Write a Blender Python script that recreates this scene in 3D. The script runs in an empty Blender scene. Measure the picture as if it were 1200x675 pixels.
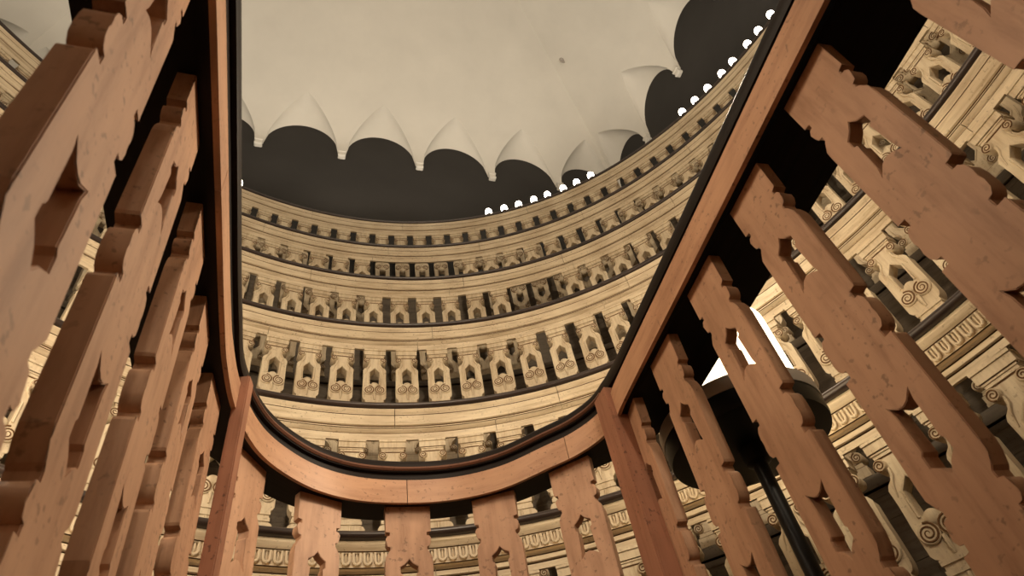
import bpy, bmesh, math, random
from mathutils import Vector, Matrix
random.seed(7)
SC = bpy.context.scene
COL = SC.collection
PI = math.pi

# ------------------------------------------------------------------ helpers
def link(o, parent=None):
    COL.objects.link(o)
    if parent is not None:
        o.parent = parent
    return o

def mesh_from(name, bm, mats, smooth=False):
    me = bpy.data.meshes.new(name)
    bm.normal_update()
    bm.to_mesh(me); bm.free()
    for m in (mats if isinstance(mats, (list, tuple)) else [mats]):
        me.materials.append(m)
    if smooth:
        me.polygons.foreach_set('use_smooth', [True] * len(me.polygons))
        me.set_sharp_from_angle(angle=math.radians(38))
    return me

def obj(name, me, parent=None):
    return link(bpy.data.objects.new(name, me), parent)

def thing(name, label, cat, loc=(0, 0, 0), group=None):
    o = bpy.data.objects.new(name, None)
    o.empty_display_size = .1
    o.location = loc
    o['label'] = label; o['category'] = cat
    if group: o['group'] = group
    return link(o)

def structure(name, me, parent=None):
    o = obj(name, me, parent)
    if parent is None: o['kind'] = 'structure'
    return o

def add_box(bm, x0, x1, y0, y1, z0, z1, mi=0):
    v = [bm.verts.new(p) for p in [(x0,y0,z0),(x1,y0,z0),(x1,y1,z0),(x0,y1,z0),(x0,y0,z1),(x1,y0,z1),(x1,y1,z1),(x0,y1,z1)]]
    for f in [(3,2,1,0),(4,5,6,7),(0,1,5,4),(1,2,6,5),(2,3,7,6),(3,0,4,7)]:
        bm.faces.new([v[i] for i in f]).material_index = mi

def add_prism(bm, outer, holes, y0, y1, bev=0.0):
    """plate in the local XZ plane (front at y0 facing -y), with holes, thickness y1-y0"""
    def loop(pts, y):
        vs = [bm.verts.new((x, y, z)) for x, z in pts]
        es = [bm.edges.new((vs[i], vs[(i + 1) % len(vs)])) for i in range(len(vs))]
        return vs, es
    allv0, edges = [], []
    for pts in [outer] + holes:
        v, e = loop(pts, y0); allv0.append(v); edges += e
    r = bmesh.ops.triangle_fill(bm, use_beauty=True, use_dissolve=False, edges=edges)
    front = [g for g in r['geom'] if isinstance(g, bmesh.types.BMFace)]
    vmap = {}
    for vs in allv0:
        for v in vs:
            vmap[v] = bm.verts.new((v.co.x, y1, v.co.z))
    for f in front:
        if f.normal.y == 0: f.normal_update()
        if f.normal.y > 0: f.normal_flip()
    for f in list(front):
        bm.faces.new([vmap[v] for v in reversed(f.verts)])
    sides = []
    for vs in allv0:
        n = len(vs)
        for i in range(n):
            a, b = vs[i], vs[(i + 1) % n]
            sides.append(bm.faces.new([a, b, vmap[b], vmap[a]]))
    if bev:
        es = [bm.edges.get((vs[i], vs[(i + 1) % len(vs)])) for vs in allv0 for i in range(len(vs))]
        bmesh.ops.bevel(bm, geom=[e for e in es if e], offset=bev, segments=2, affect='EDGES', clamp_overlap=True)

def add_lathe(bm, prof, seg=24, M=Matrix.Identity(4), mi=0, close=False):
    rings = []
    for r, z in prof:
        if r < 1e-6:
            rings.append([bm.verts.new(M @ Vector((0, 0, z)))])
        else:
            rings.append([bm.verts.new(M @ Vector((r * math.cos(2*PI*i/seg), r * math.sin(2*PI*i/seg), z))) for i in range(seg)])
    for a, b in zip(rings[:-1], rings[1:]):
        for i in range(seg):
            j = (i + 1) % seg
            if len(a) == 1 and len(b) == 1: continue
            if len(a) == 1: f = [a[0], b[j], b[i]]
            elif len(b) == 1: f = [a[i], a[j], b[0]]
            else: f = [a[i], a[j], b[j], b[i]]
            bm.faces.new(f).material_index = mi

def add_tube(bm, pts, r, seg=5, r2=None, mi=0):
    n = len(pts); rings = []
    pts = [Vector(p) for p in pts]
    for i, p in enumerate(pts):
        t = (pts[min(i+1, n-1)] - pts[max(i-1, 0)]).normalized()
        u = Vector((0, 1, 0)) if abs(t.y) < .9 else Vector((1, 0, 0))
        a = t.cross(u).normalized(); b = t.cross(a)
        rr = r if r2 is None else r + (r2 - r) * i / (n - 1)
        rings.append([bm.verts.new(p + (a * math.cos(2*PI*k/seg) + b * math.sin(2*PI*k/seg)) * rr) for k in range(seg)])
    for A, B in zip(rings[:-1], rings[1:]):
        for k in range(seg):
            bm.faces.new([A[k], A[(k+1) % seg], B[(k+1) % seg], B[k]]).material_index = mi
    bm.faces.new(rings[0][::-1]); bm.faces.new(rings[-1])

def sweep(bm, path, prof, closed, caps=True, mi=0, uv=None, u0=0.0, deep=None):
    """path: plan points with outward normals ((x,y),(nx,ny)); prof: closed polygon of (outward offset, z[, material of the edge that starts here])
    deep: a factor per path point for the offsets beyond 0.1 (a rail that is narrower in places)"""
    if uv is None: uv = bm.loops.layers.uv.verify()
    rows = []; us = []; s = u0
    for i, (p, n) in enumerate(path):
        if i: s += math.dist(p, path[i-1][0])
        us.append(s)
        k = deep[i] if deep else 1.0
        rows.append([bm.verts.new((p[0] + n[0]*q[0]*(k if q[0] > .1 else 1), p[1] + n[1]*q[0]*(k if q[0] > .1 else 1), q[1])) for q in prof])
    vs = [0.0]
    for i in range(1, len(prof) + 1):
        a, b = prof[i-1], prof[i % len(prof)]
        vs.append(vs[-1] + math.dist(a[:2], b[:2]))
    m = len(prof); N = len(path)
    for i in range(N if closed else N - 1):
        A, B = rows[i], rows[(i+1) % N]
        ua = us[i]; ub = us[i+1] if i + 1 < N else us[i] + math.dist(path[i][0], path[0][0])
        for k in range(m):
            l = (k + 1) % m
            f = bm.faces.new([A[k], A[l], B[l], B[k]]); f.material_index = prof[k][2] if len(prof[k]) > 2 else mi
            for lp, w in zip(f.loops, [(ua, vs[k]), (ua, vs[k+1]), (ub, vs[k+1]), (ub, vs[k])]):
                lp[uv].uv = w
    if not closed and caps:
        bm.faces.new(rows[0][::-1]); bm.faces.new(rows[-1])

def fix(bm):
    bmesh.ops.recalc_face_normals(bm, faces=bm.faces[:])

# ------------------------------------------------------------------ materials
def nodes(name):
    m = bpy.data.materials.new(name); m.use_nodes = True
    nt = m.node_tree; nt.nodes.clear()
    o = nt.nodes.new('ShaderNodeOutputMaterial'); b = nt.nodes.new('ShaderNodeBsdfPrincipled')
    nt.links.new(b.outputs[0], o.inputs[0])
    return m, nt, b

def N(nt, t, **kw):
    n = nt.nodes.new(t)
    for k, v in kw.items():
        if k in n.inputs: n.inputs[k].default_value = v
        else: setattr(n, k, v)
    return n

def ramp(nt, fac, stops):
    r = nt.nodes.new('ShaderNodeValToRGB')
    while len(r.color_ramp.elements) < len(stops): r.color_ramp.elements.new(.5)
    for e, (p, c) in zip(r.color_ramp.elements, stops):
        e.position = p; e.color = (c[0], c[1], c[2], 1)
    nt.links.new(fac, r.inputs[0]); return r.outputs[0]

def wood(name, light, dark, speck, rough=.55, coords='Object', grain=(14, 14, 1.6), specks=.5, bump=.25, spec=.35):
    m, nt, b = nodes(name); L = nt.links.new
    tc = N(nt, 'ShaderNodeTexCoord'); mp = N(nt, 'ShaderNodeMapping'); L(tc.outputs[coords], mp.inputs[0])
    oi = N(nt, 'ShaderNodeObjectInfo'); ad = N(nt, 'ShaderNodeVectorMath', operation='ADD')
    cm = N(nt, 'ShaderNodeCombineXYZ')
    mul = N(nt, 'ShaderNodeMath', operation='MULTIPLY'); mul.inputs[1].default_value = 37.0
    L(oi.outputs['Random'], mul.inputs[0])
    for i in range(3): L(mul.outputs[0], cm.inputs[i])
    L(mp.outputs[0], ad.inputs[0]); L(cm.outputs[0], ad.inputs[1])
    sc = N(nt, 'ShaderNodeVectorMath', operation='MULTIPLY'); sc.inputs[1].default_value = grain
    L(ad.outputs[0], sc.inputs[0])
    n1 = N(nt, 'ShaderNodeTexNoise', Scale=3.0, Detail=8.0, Roughness=.65); L(sc.outputs[0], n1.inputs['Vector'])
    c1 = ramp(nt, n1.outputs['Fac'], [(.32, dark), (.52, light), (.75, [min(1, x*1.12) for x in light])])
    n2 = N(nt, 'ShaderNodeTexNoise', Scale=4.0, Detail=4.0); L(ad.outputs[0], n2.inputs['Vector'])
    c2 = ramp(nt, n2.outputs['Fac'], [(.35, (.78, .74, .70)), (.62, (1, 1, 1))])
    mx = N(nt, 'ShaderNodeMix', data_type='RGBA', blend_type='MULTIPLY'); mx.inputs[0].default_value = .8
    L(c1, mx.inputs[6]); L(c2, mx.inputs[7])
    n3 = N(nt, 'ShaderNodeTexNoise', Scale=75.0, Detail=2.0); L(ad.outputs[0], n3.inputs['Vector'])
    f3 = ramp(nt, n3.outputs['Fac'], [(.61, (0, 0, 0)), (.68, (1, 1, 1))])
    n4 = N(nt, 'ShaderNodeTexNoise', Scale=7.0, Detail=3.0); L(ad.outputs[0], n4.inputs['Vector'])
    f4 = ramp(nt, n4.outputs['Fac'], [(.42, (0, 0, 0)), (.58, (1, 1, 1))])
    mm = N(nt, 'ShaderNodeMath', operation='MULTIPLY'); L(f3, mm.inputs[0]); L(f4, mm.inputs[1])
    ms = N(nt, 'ShaderNodeMath', operation='MULTIPLY'); ms.inputs[1].default_value = specks; L(mm.outputs[0], ms.inputs[0])
    m3 = N(nt, 'ShaderNodeMix', data_type='RGBA'); L(ms.outputs[0], m3.inputs[0]); L(mx.outputs[2], m3.inputs[6]); m3.inputs[7].default_value = (*speck, 1)
    L(m3.outputs[2], b.inputs['Base Color'])
    b.inputs['Roughness'].default_value = rough; b.inputs['Specular IOR Level'].default_value = spec
    bp = N(nt, 'ShaderNodeBump', Strength=bump, Distance=.004); L(n1.outputs['Fac'], bp.inputs['Height']); L(bp.outputs[0], b.inputs['Normal'])
    return m

def plaster(name, c, var=.12, rough=.9, scale=1.3):
    m, nt, b = nodes(name); L = nt.links.new
    tc = N(nt, 'ShaderNodeTexCoord')
    n = N(nt, 'ShaderNodeTexNoise', Scale=scale, Detail=6.0, Roughness=.6); L(tc.outputs['Object'], n.inputs['Vector'])
    o = ramp(nt, n.outputs['Fac'], [(.3, [x * (1 - var) for x in c]), (.7, c)])
    L(o, b.inputs['Base Color']); b.inputs['Roughness'].default_value = rough
    b.inputs['Specular IOR Level'].default_value = .15
    return m

def plain(name, c, rough=.5, metal=0.0, spec=.5):
    m, nt, b = nodes(name)
    b.inputs['Base Color'].default_value = (*c, 1); b.inputs['Roughness'].default_value = rough
    b.inputs['Metallic'].default_value = metal; b.inputs['Specular IOR Level'].default_value = spec
    return m

def glow(name, c, s):
    m, nt, b = nodes(name)
    b.inputs['Base Color'].default_value = (.8, .75, .65, 1)
    b.inputs['Emission Color'].default_value = (*c, 1); b.inputs['Emission Strength'].default_value = s
    return m

CREAM = wood('carved_pale_wood', (.71, .60, .43), (.55, .43, .285), (.12, .06, .03), rough=.5, specks=.35)
GROOVE_DARK = plain('groove_dark', (.16, .085, .04), .8, 0, .2)  # dark brown colour laid along grooves, spirals and joints
CREAMU = wood('moulded_pale_wood', (.73, .61, .435), (.53, .415, .27), (.12, .06, .03), rough=.45, coords='UV', grain=(1.6, 16, 1), specks=.45)
TAN = wood('tan_walnut', (.55, .325, .205), (.41, .225, .135), (.05, .025, .015), rough=.5, specks=.45, grain=(10, 10, 1.4), bump=.18)
TANU = wood('tan_walnut_rail', (.55, .315, .19), (.42, .22, .13), (.05, .025, .015), rough=.45, coords='UV', grain=(1.4, 12, 1), specks=.45, bump=.18)
RED = wood('red_walnut', (.36, .165, .10), (.27, .115, .065), (.03, .015, .01), rough=.5, specks=.6, grain=(12, 12, 1.2), bump=.15)
REDU = wood('red_walnut_moulding', (.15, .065, .038), (.10, .04, .024), (.03, .015, .01), rough=.5, coords='UV', grain=(1.4, 12, 1), specks=.6, bump=.15)
CAP = wood('dark_handrail_wood', (.050, .034, .028), (.030, .020, .017), (.02, .012, .01), rough=.32, coords='UV', grain=(1.2, 14, 1), specks=.2, bump=.1, spec=.5)
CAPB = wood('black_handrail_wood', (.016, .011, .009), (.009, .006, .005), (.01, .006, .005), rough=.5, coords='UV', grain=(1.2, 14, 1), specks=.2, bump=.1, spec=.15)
BOARD = wood('grey_boarding', (.17, .14, .105), (.10, .08, .062), (.06, .04, .03), rough=.7, coords='UV', grain=(1.5, 10, 1), specks=.5)
FLOORW = wood('gallery_planks', (.055, .030, .018), (.030, .016, .010), (.03, .02, .01), rough=.6, grain=(1.5, 9, 9), specks=.3)
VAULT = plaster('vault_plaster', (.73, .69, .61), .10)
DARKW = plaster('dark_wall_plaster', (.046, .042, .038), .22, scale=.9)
BLACK = plain('black_metal', (.006, .006, .006), .45, 0.0, .3)
STEEL = plain('dull_steel', (.42, .38, .34), .5, .2)
FROSTED = glow('frosted_glass_glow', (1.0, .80, .52), 4.0)  # lit frosted glass shade of the standing lamp
BULB = glow('opal_glow', (1.0, .88, .72), 14.0)

# ------------------------------------------------------------------ plan curves
PSI = -0.312587
TIERS = [  # centre x, centre y, half axes, height of the handrail
    (.225, .598, 1.842, 1.996, 1.329), (.198, .495, 2.287, 2.498, 2.303), (.183, .371, 2.731, 2.994, 3.305),
    (.193, .261, 3.174, 3.516, 4.281), (.167, .166, 3.630, 4.037, 5.255), (.150, .070, 4.087, 4.555, 6.233)]
CP, SP = math.cos(PSI), math.sin(PSI)

def ell(t, th):
    cx, cy, a, b, H = t
    x, y = a * math.cos(th), b * math.sin(th)
    nx, ny = math.cos(th) / a, math.sin(th) / b
    n = math.hypot(nx, ny); nx /= n; ny /= n
    rot = lambda u, v: (CP * u - SP * v, SP * u + CP * v)
    X, Y = rot(x, y); NX, NY = rot(nx, ny)
    return (cx + X, cy + Y), (NX, NY)

def ell_table(t, n=1440):
    P = [ell(t, 2*PI*i/n)[0] for i in range(n + 1)]
    s = [0.0]
    for i in range(n): s.append(s[-1] + math.dist(P[i], P[i+1]))
    return s

def theta_at(s, tab):
    L = tab[-1]; s %= L
    lo, hi = 0, len(tab) - 1
    while hi - lo > 1:
        mid = (lo + hi) // 2
        if tab[mid] <= s: lo = mid
        else: hi = mid
    f = (s - tab[lo]) / (tab[hi] - tab[lo])
    return 2 * PI * (lo + f) / (len(tab) - 1)

# ------------------------------------------------------------------ camera
R = [[.9535, .0922, .2864], [-.2603, .7314, .6307], [-.1513, -.6759, .7213]]
F_PX = 747.31
def camera_setup():
    global R
    f, zx, zy, yaw = F_PX, 443.6, -362.848, -0.426
    up = Vector((zx - 600, zy - 337.5, f)).normalized()
    fw = (Vector((0, 0, 1)) - up * up.z).normalized()
    rt = fw.cross(up)
    if rt.x < 0: rt = -rt
    c, s = math.cos(yaw), math.sin(yaw)
    X = rt * c - fw * s; Y = fw * c + rt * s
    R = [X, Y, up]
    cam = bpy.data.cameras.new('camera'); co = bpy.data.objects.new('camera', cam); COL.objects.link(co)
    cam.sensor_width = 36; cam.lens = f / 1200 * 36; cam.clip_start = .01
    right = Vector((X.x, Y.x, up.x)); dn = Vector((X.y, Y.y, up.y)); fwd = Vector((X.z, Y.z, up.z))
    M = Matrix((right, -dn, -fwd)).transposed().to_4x4()
    co.matrix_world = M
    cam.dof.use_dof = True; cam.dof.focus_distance = 3.5; cam.dof.aperture_fstop = 9
    SC.camera = co
camera_setup()
def project(p):
    q = [sum(p[i] * R[i][k] for i in range(3)) for k in range(3)]
    if q[2] <= 0: return None
    return 600 + F_PX * q[0] / q[2], 337.5 + F_PX * q[1] / q[2]

# ------------------------------------------------------------------ carved double baluster
def spiral(cx, cz, r0, r1, turns, y, sgn, start):
    n = int(turns * 16)
    return [(cx + sgn * (r0 + (r1 - r0) * i / n) * math.cos(start + 2*PI*turns*i/n), y,
             cz + (r0 + (r1 - r0) * i / n) * math.sin(start + 2*PI*turns*i/n)) for i in range(n + 1)]

HALF = .46
def carved_baluster():
    bm = bmesh.new()
    half = [(.070, 0), (.070, .048), (.060, .054), (.060, .068), (.056, .085), (.050, .112), (.043, .122), (.043, .136), (.052, .148), (.066, .164),
            (.075, .180), (.075, .250), (.077, .320), (.077, .392), (.074, .410), (.066, .424), (.056, .432), (.056, .46)]
    out = [(-w, -z) for w, z in half] + [(-w, -2*HALF + z) for w, z in half[:-1][::-1]]
    out = out + [(-x, z) for x, z in out[::-1]]
    win = [(0, .162), (.032, .197), (.031, .290), (.025, .298), (-.025, .298), (-.031, .290), (-.032, .197)]
    w1 = [(x, -z) for x, z in win]; w2 = [(x, -2*HALF + z) for x, z in win]
    add_prism(bm, out, [w1, w2], 0, .062, .005)
    for up in (1, -1):
        Z = (lambda z: -z) if up == 1 else (lambda z: -2*HALF + z)
        def slab(w, z0, z1, y0):
            a, b = sorted((Z(z0), Z(z1))); add_box(bm, -w, w, y0, .066, a, b)
        slab(.074, .000, .012, -.020); slab(.072, .012, .046, -.014); slab(.064, .050, .056, -.010); slab(.061, .056, .068, -.006)
        for zz, w, y0 in ((.047, .066, -.008), (.0685, .0605, -.003)):
            a, b = sorted((Z(zz), Z(zz + .003))); add_box(bm, -w, w, y0, .05, a, b, 1)
        # raised arch rim round the window
        rim = [(-.037, .296), (-.038, .199), (0, .156), (.038, .199), (.037, .296)]
        add_tube(bm, [(x, -.001, Z(z)) for x, z in rim], .0055, 5)
        for s in (-1, 1):
            # rolled scroll at the neck
            Mx = Matrix.Translation((s * .054, .066, Z(.094))) @ Matrix.Rotation(PI/2, 4, 'X')
            add_lathe(bm, [(0, 0), (.021, 0), (.0235, .004), (.0235, .074), (.019, .080), (.016, .078), (0, .078)], 18, Mx)
            add_tube(bm, spiral(s * .054, Z(.094), .021, .003, 1.8, -.013, s, -PI/2 * up), .0030, 5, .002, 1)
            # big volute at the foot
            Mx = Matrix.Translation((s * .037, .004, Z(.352))) @ Matrix.Rotation(PI/2, 4, 'X')
            add_lathe(bm, [(0, 0), (.036, 0), (.037, .010), (.033, .014), (.015, .014), (0, .016)], 20, Mx)
            add_tube(bm, spiral(s * .037, Z(.352), .034, .004, 2.3, -.0095, s, PI/2 * up), .0042, 5, .0028, 1)
            # sweeping leaf between neck and shoulder
            add_tube(bm, [(s * .034, -.001, Z(.112)), (s * .035, -.004, Z(.138)), (s * .050, -.003, Z(.165)), (s * .060, 0, Z(.210))], .006, 6, .003)
        Mb = Matrix.Translation((0, .012, Z(.312))) @ Matrix.Rotation(PI/2, 4, 'X')
        add_lathe(bm, [(.030, 0), (.029, .012), (.022, .020), (.012, .024), (0, .025)], 18, Mb)
        slab(.060, .434, .452, -.006)
        add_tube(bm, [(0, -.004, Z(.372)), (0, -.008, Z(.40)), (0, -.002, Z(.43))], .009, 6, .005)
    fix(bm)
    return mesh_from('baluster', bm, [CREAM, GROOVE_DARK], True)
CARVED = carved_baluster()

# ------------------------------------------------------------------ plain double baluster of the inner railing
def plain_baluster():
    bm = bmesh.new()
    half = [(.070, -.022), (.070, 0), (.067, .084), (.056, .088), (.056, .098), (.062, .101), (.067, .110), (.067, .124), (.062, .134), (.055, .138), (.055, .148),
            (.060, .154), (.067, .172), (.070, .19), (.069, .392), (.067, .398), (.053, .401), (.053, .416), (.060, .419), (.066, .428), (.068, .442), (.068, .455)]
    h = .455
    out = [(-w, -z) for w, z in half] + [(-w, -2*h + z) for w, z in half[1:-1][::-1]]
    out = out + [(-x, z) for x, z in out[::-1]]
    win = [(0, .178), (.010, .192), (.026, .203), (.026, .222), (.021, .228), (.023, .296), (.027, .312), (.012, .300), (0, .297), (-.012, .300), (-.027, .312),
           (-.023, .296), (-.021, .228), (-.026, .222), (-.026, .203), (-.010, .192)]
    add_prism(bm, out, [[(x, -z) for x, z in win], [(x, -2*h + z) for x, z in win]], 0, .030, .003)
    fix(bm)
    return mesh_from('baluster', bm, TAN, True)
PLAIN = plain_baluster()

# ------------------------------------------------------------------ galleries
CIRCUIT = ['lowest and innermost', 'second', 'third', 'fourth', 'fifth', 'topmost']
LABELS = [
    'lowest pale carved balustrade with tongue-ornament frieze, just behind the brown inner railing',
    'second pale carved balustrade from the bottom, large scrolled balusters above the tongue-ornament frieze',
    'third pale balustrade from the bottom, showing whole scrolled balusters above the brown curved handrail',
    'fourth pale balustrade from the bottom, balusters half hidden, some missing at right of centre',
    'fifth pale balustrade from the bottom, second below the dark wall, four balusters missing near centre',
    'topmost pale balustrade against the dark wall, with small glowing lamps along its handrail']
SKIP = {3: (604, 664), 4: (447, 528)}
PITCH = .212
PHASE = {0: .0, 1: .0, 2: .0, 3: .0, 4: .0, 5: .0}
# baluster centres seen in the photograph: the count round each ring is fitted to the pitch, the phase to one of these
SEEN = {1: (508, 525), 2: (477.3, 430), 3: (470, 350), 4: (426, 305), 5: (449, 278)}

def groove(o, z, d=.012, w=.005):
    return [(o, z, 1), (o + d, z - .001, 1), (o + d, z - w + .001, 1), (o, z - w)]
def cornice_profile(H, k):
    if k == 0:
        return [(.030, H-.030), (.022, H-.048), (.030, H-.066)] + groove(.036, H-.072) + [(.042, H-.080), (.042, H-.138)] + groove(.030, H-.143, .014) + [(.026, H-.160)] + \
            groove(.040, H-.166) + [(.034, H-.186), (.034, H-.192)] + groove(.042, H-.196) + [(.042, H-.226), (.066, H-.222), (.066, H-.03)]
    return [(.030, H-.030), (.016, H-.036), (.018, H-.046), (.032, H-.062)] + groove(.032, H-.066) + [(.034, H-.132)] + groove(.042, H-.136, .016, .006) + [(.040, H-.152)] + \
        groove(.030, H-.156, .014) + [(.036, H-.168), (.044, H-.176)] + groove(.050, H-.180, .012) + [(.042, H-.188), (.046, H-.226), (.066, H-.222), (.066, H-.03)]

def cap_profile(H):
    c = [(.020 - .020 * math.sin(a), H - .012 - .018 * math.cos(a)) for a in [PI * i / 8 for i in range(9)]]
    return c + [(.15, H + .006), (.15, H - .030)]

FLOORS = [t[4] - 1.20 for t in TIERS]
for k, t in enumerate(TIERS):
    H = t[4]; Fz = FLOORS[k]
    tab = ell_table(t); L = tab[-1]
    root = thing('balustrade', LABELS[k], 'balustrade', (t[0], t[1], Fz), 'carved gallery balustrades')
    off = Vector((-t[0], -t[1], -Fz))
    n = 220 + 30 * k
    full = [ell(t, 2*PI*i/n) for i in range(n)]
    # handrail
    bm = bmesh.new(); sweep(bm, full, cap_profile(H), True); fix(bm); bmesh.ops.translate(bm, verts=bm.verts, vec=off)
    obj('handrail', mesh_from('handrail', bm, CAP, True), root)
    # cornice in butted lengths
    bm = bmesh.new(); uv = bm.loops.layers.uv.verify()
    pr = cornice_profile(H, k); cuts = [0]
    rs = random.Random(k + 3)
    for band in range(2):
        prof = pr
        if band == 0:
            sub = [p for p in pr if p[1] > H - .150 and p[0] < .06]
            prof = sub + [(.040, H - .1515), (.066, H - .1515), (.066, H - .03)]
        else:
            sub = [p for p in pr if p[1] <= H - .150 and p[0] < .065]
            prof = sub + [(.066, H - .222), (.066, H - .1525)]
        s = rs.uniform(0, 1)
        s_end = s + L
        while s < s_end - .05:
            e = min(s + rs.uniform(.9, 1.5), s_end)
            m = max(4, int((e - s) / .07))
            pth = [ell(t, theta_at(s + .0015 + (e - s - .003) * i / m, tab)) for i in range(m + 1)]
            sweep(bm, pth, prof, False, uv=uv, u0=s)
            s = e
    if k == 0:   # tongue ornament
        nt_ = int(L / .043)
        for i in range(nt_):
            p, nn = ell(t, theta_at(i * L / nt_, tab))
            if math.degrees(math.atan2(p[0], p[1])) < -125 or abs(math.degrees(math.atan2(p[0], p[1]))) > 125: continue
            sub = bmesh.new()
            U = [(-.018, .026), (-.018, -.012), (-.012, -.023), (0, -.028), (.012, -.023), (.018, -.012), (.018, .026)]
            I = [(-.009, .022), (-.009, -.010), (-.005, -.016), (0, -.018), (.005, -.016), (.009, -.010), (.009, .022)]
            add_prism(sub, U, [I], -.014, 0, .002)
            add_tube(sub, [(0, -.004, .024), (0, -.006, 0), (0, -.003, -.014)], .005, 5, .003)
            ang = math.atan2(nn[1], nn[0]) - PI/2
            M = Matrix.Translation((p[0] + nn[0]*.041, p[1] + nn[1]*.041, H - .107)) @ Matrix.Rotation(ang, 4, 'Z')
            bmesh.ops.transform(sub, matrix=M, verts=sub.verts)
            tmp = bpy.data.meshes.new('t'); sub.to_mesh(tmp); sub.free(); bm.from_mesh(tmp); bpy.data.meshes.remove(tmp)
    fix(bm); bmesh.ops.translate(bm, verts=bm.verts, vec=off)
    obj('cornice', mesh_from('cornice', bm, [CREAMU, GROOVE_DARK], True), root)
    # sill the balusters stand on
    bm = bmesh.new()
    sweep(bm, full, [(.040, Fz), (.036, Fz + .03), (.045, Fz + .052), (.125, Fz + .052), (.125, Fz)], True); fix(bm); bmesh.ops.translate(bm, verts=bm.verts, vec=off)
    obj('sill', mesh_from('sill', bm, BOARD, True), root)
    # balusters
    cnt = int(round(L / PITCH)); ph = 0.0
    if k in SEEN:
        best = min(range(2880), key=lambda i: (lambda q: 1e9 if q is None or q[0] < 0 or q[1] > 700 else abs(q[0] - SEEN[k][0]) + (0 if (ell(t, 2*PI*i/2880)[0][1] > 1) else 1e6))(project((*ell(t, 2*PI*i/2880)[0], H - .40))))
        thb = 2*PI*best/2880
        ph = tab[int(round(thb / (2*PI) * (len(tab) - 1)))]
    for i in range(cnt):
        th = theta_at(ph + i * L / cnt, tab)
        p, nn = ell(t, th)
        az = math.degrees(math.atan2(p[0] - .1, p[1] + .2))
        if abs(az) > (128 if k < 3 else 105 if k < 5 else 92): continue
        q = project((*p, H - .40))
        if k in SKIP and q and SKIP[k][0] < q[0] < SKIP[k][1] and p[1] > 1: continue
        o = obj('baluster', CARVED, root)
        o.location = (p[0] + nn[0]*.062 - t[0], p[1] + nn[1]*.062 - t[1], H - .226 - Fz)
        o.rotation_euler = (random.uniform(-.006, .006), random.uniform(-.008, .008), math.atan2(nn[1], nn[0]) - PI/2 + random.uniform(-.012, .012))
    # the gallery it stands on: boarded riser down to the gallery below, and the floor back to the next ring
    bm = bmesh.new(); uv = bm.loops.layers.uv.verify()
    low = FLOORS[k-1] if k else Fz - .30
    z = low
    while z < Fz - .02:      # overlapping boards
        z2 = min(z + .17, Fz - .004)
        sweep(bm, full, [(.056, z), (.050, z2 - .004), (.075, z2 - .004), (.075, z)], True, uv=uv)
        z += .17
    nxt = TIERS[k+1] if k < 5 else None
    outer = [ell(nxt, 2*PI*i/n)[0] for i in range(n)] if nxt else [(p[0] + nn[0]*.75, p[1] + nn[1]*.75) for p, nn in full]
    for z, fl in ((Fz, False), (Fz - .035, True)):
        A = [bm.verts.new((p[0] + nn[0]*.05, p[1] + nn[1]*.05, z)) for p, nn in full]
        B = [bm.verts.new((q[0], q[1], z)) if not nxt else bm.verts.new((q[0] + ell(nxt, 2*PI*i/n)[1][0]*.06, q[1] + ell(nxt, 2*PI*i/n)[1][1]*.06, z)) for i, q in enumerate(outer)]
        for i in range(n):
            j = (i + 1) % n
            f = bm.faces.new([A[i], A[j], B[j], B[i]]); f.material_index = 1
    fix(bm)
    structure('floor_gallery', mesh_from('floor_gallery', bm, [BOARD, FLOORW]))

# ------------------------------------------------------------------ inner railing round the pit
K = 1.4
ctrl = [(.760, -1.25), (.790, -.6), (.837, .204), (.876, .80), (.916, 1.418), (.925, 1.49), (.915, 1.58), (.865, 1.68), (.788, 1.765), (.662, 1.892), (.512, 1.965), (.347, 1.987),
        (.178, 1.968), (.052, 1.908), (-.050, 1.812), (-.125, 1.700), (-.182, 1.520), (-.203, 1.330), (-.206, 1.198), (-.204, .80), (-.202, .43), (-.200, -.6), (-.198, -1.25)]
for i in range(1, 12):   # rear end, behind the camera
    a = PI + PI * i / 12
    ctrl.append((.281 + .479 * math.cos(a), -1.25 + .479 * math.sin(a)))

def catmull(P, per=6):
    out = []
    n = len(P)
    for i in range(n):
        p0, p1, p2, p3 = P[i-1], P[i], P[(i+1) % n], P[(i+2) % n]
        d0, d1, d2 = [max(1e-6, math.dist(a, b) ** .5) for a, b in ((p0, p1), (p1, p2), (p2, p3))]
        t0, t1 = 0, d0; t2 = t1 + d1; t3 = t2 + d2
        m = per if d1 < .6 else per * 2
        for j in range(m):
            tt = t1 + (t2 - t1) * j / m
            L = lambda a, b, ta, tb: tuple(((tb - tt) * a[c] + (tt - ta) * b[c]) / (tb - ta) for c in (0, 1))
            A1, A2, A3 = L(p0, p1, t0, t1), L(p1, p2, t1, t2), L(p2, p3, t2, t3)
            B1, B2 = L(A1, A2, t0, t2), L(A2, A3, t1, t3)
            out.append(L(B1, B2, t1, t2))
    return out
pts = catmull(ctrl)
def with_normals(P, closed=True):
    n = len(P); o = []
    for i in range(n):
        a, b = P[(i-1) % n], P[(i+1) % n]
        tx, ty = b[0]-a[0], b[1]-a[1]; l = math.hypot(tx, ty)
        o.append((P[i], (ty / l, -tx / l)))      # path runs anticlockwise: outward is to the right
    return o
pit = with_normals(pts)
Z0 = 1.12
FP = FLOORS[0]
rail = thing('balustrade', 'dark-capped brown railing of plain flat balusters around the pit, closest to the camera', 'balustrade', (.35, .3, FP))
off = Vector((-.35, -.3, -FP))
def rail_part(name, prof, mat):
    bm = bmesh.new(); sweep(bm, pit, prof, True); fix(bm); bmesh.ops.translate(bm, verts=bm.verts, vec=off)
    return obj(name, mesh_from(name, bm, mat, True), rail)
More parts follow.
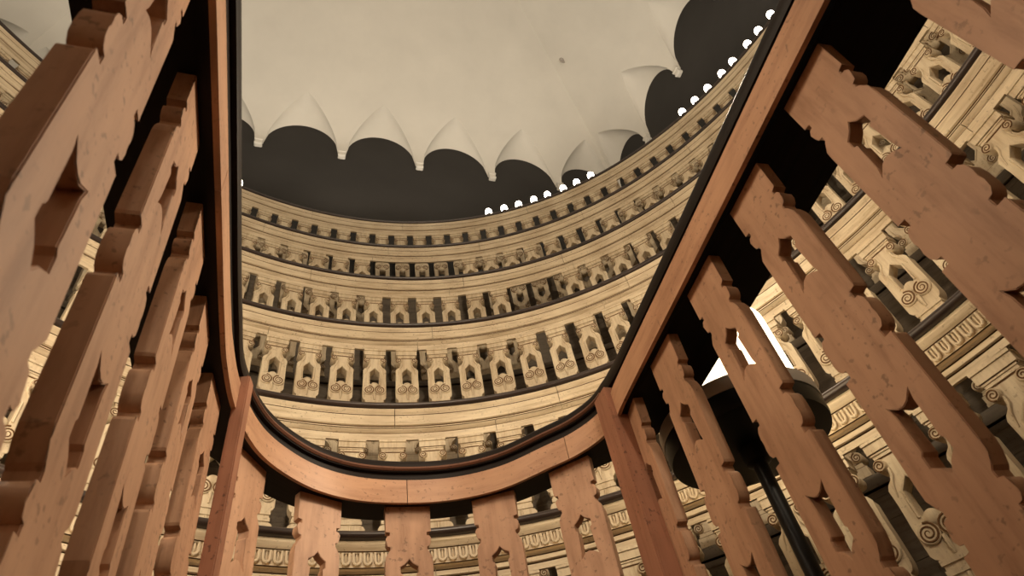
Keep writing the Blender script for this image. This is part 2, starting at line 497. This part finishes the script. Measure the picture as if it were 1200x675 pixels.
# fascia in scarfed lengths
bm = bmesh.new(); uv = bm.loops.layers.uv.verify()
def seg_index(x, y): return min(range(len(pts)), key=lambda i: math.dist(pts[i], (x, y)))
joints = sorted(seg_index(*q) for q in [(.925, 1.49), (.84, 1.70), (.347, 1.987), (-.204, .80), (-.2, -.6), (.79, -.6), (.281, -1.72)])
for a, b in zip(joints, joints[1:] + [joints[0] + len(pit)]):
    seg = [pit[i % len(pit)] for i in range(a, b + 1)]
    (p, nn), (p2, n2) = seg[-1], seg[-2]
    d = math.dist(p, p2); f = 1 - .0025 / d
    seg[-1] = ((p2[0] + (p[0]-p2[0])*f, p2[1] + (p[1]-p2[1])*f), nn)
    sweep(bm, seg, [(0, Z0), (0, Z0 + .086), (.012, Z0 + .086), (.012, Z0)], False, uv=uv)
fix(bm); bmesh.ops.translate(bm, verts=bm.verts, vec=off)
obj('rail_fascia', mesh_from('rail_fascia', bm, TANU, True), rail)
def cap_path():
    o = []
    for (x, y), nn in pit:
        w = max(0, min(1, (x - .5) / .2)) * max(0, min(1, (1.50 - y) / .10))
        v = max(0, min(1, (.10 - x) / .1)) * max(0, min(1, (1.45 - y) / .15))
        o.append(((x + .016 * w + .010 * v, y), nn))
    return o
far = [q for q in pit if q[0][1] > 1.505]
far = sorted(far, key=lambda q: math.atan2(q[0][1] - 1.4, q[0][0] - .35))
bm = bmesh.new(); sweep(bm, far, [(.008, Z0 + .119), (-.006, Z0 + .120), (-.011, Z0 + .126), (-.008, Z0 + .134), (.008, Z0 + .135)], False); fix(bm); bmesh.ops.translate(bm, verts=bm.verts, vec=off)
obj('rail_moulding', mesh_from('rail_moulding', bm, REDU, True), rail)
bm = bmesh.new()
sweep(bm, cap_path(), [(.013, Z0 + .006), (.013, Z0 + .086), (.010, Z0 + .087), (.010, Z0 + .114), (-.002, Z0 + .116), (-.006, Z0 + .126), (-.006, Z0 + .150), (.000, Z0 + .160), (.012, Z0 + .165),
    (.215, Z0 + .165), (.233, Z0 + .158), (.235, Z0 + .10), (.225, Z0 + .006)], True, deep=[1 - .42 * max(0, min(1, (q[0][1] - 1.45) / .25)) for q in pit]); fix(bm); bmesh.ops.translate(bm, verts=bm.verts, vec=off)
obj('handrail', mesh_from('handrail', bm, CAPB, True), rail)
rail_part('sill', [(.02, FP), (.02, FP + .045), (.03, FP + .058), (.085, FP + .058), (.085, FP)], TANU)

def nearest(x, y):
    i = seg_index(x, y); return pit[i]
inner = .036
def put_baluster(x, y, extra=0.0, lean=0.0):
    p, nn = nearest(x, y)
    # slide along to the exact place
    tx, ty = -nn[1], nn[0]
    s = (x - p[0]) * tx + (y - p[1]) * ty
    p = (p[0] + tx * s, p[1] + ty * s)
    o = obj('baluster', PLAIN, rail)
    o.location = (p[0] + nn[0]*inner - .35, p[1] + nn[1]*inner - .3, Z0 + .001 - FP)
    o.rotation_euler = (random.uniform(-.004, .004) - lean, random.uniform(-.006, .006), math.atan2(nn[1], nn[0]) - PI/2 + random.uniform(-.012, .012))
    o.scale = (1 + extra, 1, 1)
for x, y in [(.61, 1.25), (.46, 1.40), (.253, 1.451), (.047, 1.40), (-.10, 1.248)]:
    put_baluster(x * K, y * K, .10)
for y in (.251, .443, .633, .835, .06, -.13, -.32, -.51, -.70, -.88):
    put_baluster(.60 * K + .066 * (y * K - .2), y * K)
put_baluster(.664 * K, 1.04 * K)
for y in (.639, .912, 1.167, 1.43, .365, .09, -.185, -.46, -.73, -1.0, -1.22):
    put_baluster(-.205, y, 0, {.365: .05, .639: .03}.get(y, .012))
for i in range(1, 7):
    a = PI + PI * i / 7
    put_baluster(.281 + .479 * math.cos(a), -1.25 + .479 * math.sin(a))
def corner_post(x, y, w, d):
    p, nn = nearest(x, y)
    bm = bmesh.new()
    add_box(bm, -w/2, w/2, -.022, d, 0, Z0 + .112 - FP)
    bmesh.ops.bevel(bm, geom=bm.edges[:], offset=.003, segments=2, affect='EDGES')
    o = obj('corner_post', mesh_from('corner_post', bm, RED), rail)
    o.location = (p[0] - .35, p[1] - .3, 0); o.rotation_euler = (0, 0, math.atan2(nn[1], nn[0]) - PI/2)
    o['label'] = 'reddish corner post'
    return o
corner_post(.925, 1.50, .085, .06)
corner_post(-.180, 1.53, .045, .012)

# pit lining and pit floor
bm = bmesh.new(); uv = bm.loops.layers.uv.verify()
sweep(bm, pit, [(.03, -1.6), (.03, FP - .002), (.06, FP - .002), (.06, -1.6)], True, uv=uv); fix(bm)
structure('wall_pit', mesh_from('wall_pit', bm, FLOORW))
bm = bmesh.new()
n = len(pit)
t = TIERS[0]
Ao = [bm.verts.new((p[0] + nn[0]*.03, p[1] + nn[1]*.03, FP)) for p, nn in pit]
def on_t1(p):
    a = math.atan2(p[1] - t[1], p[0] - t[0]) - PSI
    x, y = t[2] * math.cos(math.atan2(t[2]*math.sin(a), t[3]*math.cos(a))), 0
    th = math.atan2(math.sin(a) * t[2], math.cos(a) * t[3])
    return ell(t, th)
ths = sorted(range(n), key=lambda i: 0)
Bo = []
for i, (p, nn) in enumerate(pit):
    q, qn = on_t1(p); Bo.append(bm.verts.new((q[0] + qn[0]*.06, q[1] + qn[1]*.06, FP)))
for i in range(n):
    j = (i + 1) % n
    try: bm.faces.new([Ao[i], Ao[j], Bo[j], Bo[i]])
    except ValueError: pass
fix(bm)
structure('floor_inner_gallery', mesh_from('floor_inner_gallery', bm, FLOORW))
bm = bmesh.new(); add_box(bm, -.6, 1.4, -2.2, 2.4, -1.7, -1.6); structure('floor', mesh_from('floor', bm, FLOORW))

# ------------------------------------------------------------------ room and vault
X0, X1, Y0, Y1 = -4.468, 4.70, -4.86, 5.155
ZS = 8.5
def wall(name, a):
    bm = bmesh.new(); add_box(bm, *a); return structure(name, mesh_from(name, bm, DARKW))
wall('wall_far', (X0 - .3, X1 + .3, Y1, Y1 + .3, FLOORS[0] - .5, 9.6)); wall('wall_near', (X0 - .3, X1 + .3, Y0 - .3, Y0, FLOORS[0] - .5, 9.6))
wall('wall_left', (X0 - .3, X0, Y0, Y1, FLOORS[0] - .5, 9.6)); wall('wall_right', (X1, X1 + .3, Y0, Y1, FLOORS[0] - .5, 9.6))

DV, HV = 4.5, 2.45
def zmain(d):
    u = min(d / DV, 1.0)
    return ZS + HV * math.sqrt(max(0, 1 - (1 - u) ** 2)) 
bmv = bmesh.new(); bml = bmesh.new(); corb = []
def wall_vault(origin, u, v, length, nb):
    """origin: corner; u along the wall; v inward"""
    bay = length / nb; hw = bay / 2 - .055
    W = lambda s, d, z: (origin[0] + u[0]*s + v[0]*d, origin[1] + u[1]*s + v[1]*d, z)
    cols = []
    for b in range(nb):
        for i in range(25):
            ss = -hw + 2 * hw * i / 24
            cols.append((b * bay + bay/2 + ss, ss, b))
    cols = [(0.0, None, None)] + cols + [(length, None, None)]
    prev = None; prevl = None
    for s, ss, b in cols:
        if ss is None: do = 0.0
        else:
            q = abs(ss) / hw
            do = .40 * (1 - q ** 1.15) ** 1.0 if q < 1 else 0.0
        lim = max(min(s, length - s, DV), do, 1e-4)
        col = []
        for j in range(25):
            d = do + (lim - do) * (j / 24) ** 1.7
            col.append(bmv.verts.new(W(s, d, zmain(d))))
        if prev:
            for j in range(24): bmv.faces.new([prev[j], col[j], col[j+1], prev[j+1]])
        prev = col
        if ss is not None:
            za = ZS + .67 * math.sqrt(max(0, 1 - (ss / hw) ** 2))
            zb = zmain(do)
            lc = []
            for j in range(9):
                f = j / 8
                z = za + (zb - za) * f + .05 * math.sin(PI * f) * (1 - (ss / hw) ** 2)
                lc.append(bml.verts.new(W(s, do * f, max(z, za - 1e-4))))
            if prevl and prevl[1] == b:
                for j in range(8): bml.faces.new([prevl[0][j], lc[j], lc[j+1], prevl[0][j+1]])
            prevl = (lc, b)
    for b in range(1, nb):
        corb.append((W(b * bay, 0, ZS), u, v))
wall_vault((X1, Y1), (-1, 0), (0, -1), X1 - X0, 8)
wall_vault((X1, Y0), (0, 1), (-1, 0), Y1 - Y0, 9)
wall_vault((X0, Y1), (0, -1), (1, 0), Y1 - Y0, 9)
wall_vault((X0, Y0), (1, 0), (0, 1), X1 - X0, 8)
bmesh.ops.remove_doubles(bmv, verts=bmv.verts, dist=2e-4)
bmesh.ops.remove_doubles(bml, verts=bml.verts, dist=1e-4)
# flat crown where the coves stop short
add_box(bmv, X0 + DV - .03, X1 - DV + .03, Y0 + DV - .03, Y1 - DV + .03, ZS + HV - .001, ZS + HV + .05)
tmp = bpy.data.meshes.new('t'); bml.to_mesh(tmp); bml.free(); bmv.from_mesh(tmp); bpy.data.meshes.remove(tmp)
fix(bmv)
ceil = structure('ceiling', mesh_from('ceiling', bmv, VAULT, True))
bm = bmesh.new()
sub_prof = [(.058, .075, .02), (.058, .075, -.012), (.046, .060, -.018), (.046, .058, -.075), (.054, .068, -.080), (.054, .068, -.104), (.040, .045, -.118)]
rings = []
for hwid, dep, z in sub_prof:
    rings.append([bm.verts.new(c) for c in [(-hwid, 0, z), (hwid, 0, z), (hwid, dep, z), (-hwid, dep, z)]])
for A, B in zip(rings[:-1], rings[1:]):
    for i in range(4): bm.faces.new([A[i], A[(i+1) % 4], B[(i+1) % 4], B[i]])
bm.faces.new(rings[-1]); bm.faces.new(rings[0]); fix(bm)
CORB = mesh_from('corbel', bm, VAULT)
for loc, u, v in corb:
    o = obj('corbel', CORB, ceil); o.location = loc; o.rotation_euler = (0, 0, math.atan2(v[1], v[0]) - PI/2)

# ring in the vault
hook = thing('ceiling_ring', 'small dark metal ring and rose set in the white vault', 'ring', (0, 0, 0))
def ray_vault(px, py):
    d = [((px - 600) / F_PX) * R[i][0] + ((py - 337.5) / F_PX) * R[i][1] + R[i][2] for i in range(3)]
    tt = 8.0
    while tt < 30:
        p = [d[i] * tt for i in range(3)]
        dd = min(p[0] - X0, X1 - p[0], p[1] - Y0, Y1 - p[1])
        if dd < 0 or p[2] >= zmain(dd): return p
        tt += .01
hp = ray_vault(658, 70); hook.location = (hp[0], hp[1], hp[2] - .03)
bm = bmesh.new(); add_lathe(bm, [(0, -.012), (.02, -.012), (.034, -.004), (.038, .05), (0, .05)], 24); fix(bm)
obj('rose', mesh_from('rose', bm, STEEL, True), hook)
bm = bmesh.new(); add_tube(bm, [((.036) * math.cos(a), 0, -.044 + .036 * math.sin(a)) for a in [2*PI*i/24 for i in range(25)]], .008, 6); fix(bm)
obj('ring', mesh_from('ring', bm, STEEL, True), hook)

# ------------------------------------------------------------------ lamp standing in the inner gallery
LX, LY = 1.364, 1.462
lamp = thing('standing_lamp', 'black drum lamp on a pole with a glowing frosted glass shade, behind the brown railing at right', 'lamp', (LX, LY, FP))
zb, zt = 1.006 - FP, 1.127 - FP
RD = .264
bm = bmesh.new()
add_lathe(bm, [(0, zb), (RD - .03, zb), (RD - .004, zb + .006), (RD, zb + .02), (RD, zb + .070), (RD - .012, zb + .072), (RD - .012, zb + .03), (0, zb + .03)], 64); fix(bm)
drum = obj('drum', mesh_from('drum', bm, BLACK, True), lamp)
bm = bmesh.new()
add_lathe(bm, [(RD + .002, zb + .070), (RD + .004, zb + .074), (RD + .004, zt - .004), (RD, zt), (RD - .012, zt), (RD - .012, zb + .070), (RD + .002, zb + .070)], 64); fix(bm)
ob = obj('rim_band', mesh_from('rim_band', bm, STEEL, True), drum); ob['label'] = 'grey metal rim'
bm = bmesh.new(); add_lathe(bm, [(0, .02), (.024, .02), (.024, zb - .06), (.040, zb - .05), (.044, zb), (0, zb)], 20); fix(bm)
obj('pole', mesh_from('pole', bm, BLACK, True), lamp)
bm = bmesh.new(); add_lathe(bm, [(0, 0), (.17, 0), (.17, .012), (.06, .026), (.03, .04), (0, .04)], 40); fix(bm)
obj('base', mesh_from('base', bm, BLACK, True), lamp)
bm = bmesh.new(); add_lathe(bm, [(.222, 0), (.236, 0), (.236, .40), (.222, .40), (.222, 0)], 64); fix(bm)
o = obj('glass_shade', mesh_from('glass_shade', bm, FROSTED, True), lamp); o.location = (0, 0, zb + .031); o['label'] = 'glowing frosted glass'
bm = bmesh.new(); add_box(bm, -.009, .009, -.005, .005, 0, .405); bmesh.ops.bevel(bm, geom=bm.edges[:], offset=.002, segments=1, affect='EDGES')
SM = mesh_from('strut', bm, STEEL)
for i in range(5):
    a = 2*PI*i/5 + math.radians(205)
    o = obj('strut', SM, lamp); o.location = (.243 * math.cos(a), .243 * math.sin(a), zb + .031); o.rotation_euler = (0, 0, a + PI/2)

# ------------------------------------------------------------------ little lamps along the top handrail
def lamp_mesh():
    bm = bmesh.new()
    add_lathe(bm, [(0, -.0095), (.040, -.0095), (.040, .075), (.037, .090), (.030, .104), (.018, .112), (0, .115)], 24); fix(bm)
    return mesh_from('shade', bm, BULB, True)
def foot_mesh():
    bm = bmesh.new(); add_lathe(bm, [(0, 0), (.040, 0), (.040, .016), (.044, .018), (.044, .024), (0, .024)], 20); fix(bm)
    return mesh_from('foot', bm, BLACK, True)
LM, FM = lamp_mesh(), foot_mesh()
t6 = TIERS[5]
def theta_px(px):
    best = None
    for i in range(2400):
        th = 2*PI*i/2400; p, nn = ell(t6, th)
        q = project((p[0] + nn[0]*.06, p[1] + nn[1]*.06, t6[4] + .1))
        if q is None or p[1] < -1: continue
        e = abs(q[0] - px)
        if best is None or e < best[0]: best = (e, th)
    return best[1]
rows = [([573, 591, 608, 626, 642, 660, 676, 692], 'small glowing dome lamp in the lower row of eight on the top handrail', 'lower row of dome lamps'),
        ([799.5, 815, 829.5, 846.5, 859, 876, 889, 904], 'small glowing dome lamp in the upper right row of eight on the top handrail', 'upper right row of dome lamps'),
        ([280], 'small glowing dome lamp alone beside the left upright edge of the brown railing', None)]
for xs, lab, grp in rows:
    for px in xs:
        p, nn = ell(t6, theta_px(px))
        r_ = thing('dome_lamp', lab, 'lamp', (p[0] + nn[0]*.06, p[1] + nn[1]*.06, t6[4] + .006), grp)
        o = obj('foot', FM, r_)
        o = obj('shade', LM, r_); o.location = (0, 0, .033)

# ------------------------------------------------------------------ light
def point(name, loc, e, c, r):
    l = bpy.data.lights.new(name, 'POINT'); l.energy = e; l.color = c; l.shadow_soft_size = r
    o = bpy.data.objects.new(name, l); COL.objects.link(o); o.location = loc
WARM = (1.0, .82, .60)
def fill_uplight(loc, e):      # added unseen light for a second drum lamp, upward only
    l = bpy.data.lights.new('fill_light', 'SPOT'); l.energy = e; l.color = WARM; l.shadow_soft_size = .15; l.spot_size = PI; l.spot_blend = .2
    o = bpy.data.objects.new('fill_light', l); COL.objects.link(o); o.location = loc; o.rotation_euler = (PI, 0, 0)
fill_uplight((-1.15, .95, 1.42), 40)
for q, e in [((-.45, .55, 1.66), 13), ((-.95, 1.70, 1.2), 8), ((.30, -1.45, 1.85), 7)]:
    point('fill_light', q, e, WARM, .10)  # added unseen fill for the railing and lowest tier
def aimed(loc, to, e, deg, c=WARM, r=.1, blend=.5):      # added unseen spots, no lamp built; brighten railing, tiers and vault
    l = bpy.data.lights.new('aimed_fill_light', 'SPOT'); l.energy = e; l.color = c; l.shadow_soft_size = r
    l.spot_size = math.radians(deg); l.spot_blend = blend
    o = bpy.data.objects.new('aimed_fill_light', l); COL.objects.link(o); o.location = loc
    o.rotation_euler = (Vector(to) - Vector(loc)).to_track_quat('-Z', 'Y').to_euler()
aimed((1.30, 1.42, 1.74), (-.30, 1.05, .75), 50, 96)
aimed((1.02, .62, 1.74), (-.25, .75, .75), 26, 96)
aimed((-.62, .15, 1.75), (.45, 1.95, .85), 7, 84)
aimed((.20, -2.35, 3.45), (.4, 4, 4.3), 250, 110)
aimed((.20, -3.05, 5.4), (.3, 4.2, 5.8), 230, 104)
for az, e in [(-92, 20), (-62, 30), (52, 8)]:
    dx, dy = math.sin(math.radians(az)), math.cos(math.radians(az))
    th = min((2*PI*i/360 for i in range(360)), key=lambda h: -((ell(TIERS[0], h)[0][0] - .2) * dx + (ell(TIERS[0], h)[0][1] - .5) * dy) / math.hypot(ell(TIERS[0], h)[0][0] - .2, ell(TIERS[0], h)[0][1] - .5))
    p, nn = ell(TIERS[0], th)
    point('gallery_fill_light', (p[0] + nn[0]*.2, p[1] + nn[1]*.2, 2.5), e, WARM, .18)  # added unseen fill above the lower galleries
for i, a in enumerate(range(0, 360, 20)):    # added unseen uplights round the top gallery, wash the vault
    p, nn = ell(t6, math.radians(a + 10))
    q = (p[0] + nn[0]*.12, p[1] + nn[1]*.12, t6[4] + .25)
    aimed(q, (q[0] - nn[0]*.6, q[1] - nn[1]*.6, q[2] + 1), 31, 150, (1.0, .89, .74), .12, .6)
w = bpy.data.worlds.new('world'); SC.world = w; w.use_nodes = True
w.node_tree.nodes['Background'].inputs[0].default_value = (.02, .018, .016, 1)
SC.view_settings.view_transform = 'Standard'; SC.view_settings.look = 'None'
SC.view_settings.gamma = 1; SC.view_settings.use_curve_mapping = False
SC.view_settings.exposure = 0.35
SC.cycles.use_denoising = True
SC.cycles.max_bounces = 8; SC.cycles.diffuse_bounces = 5
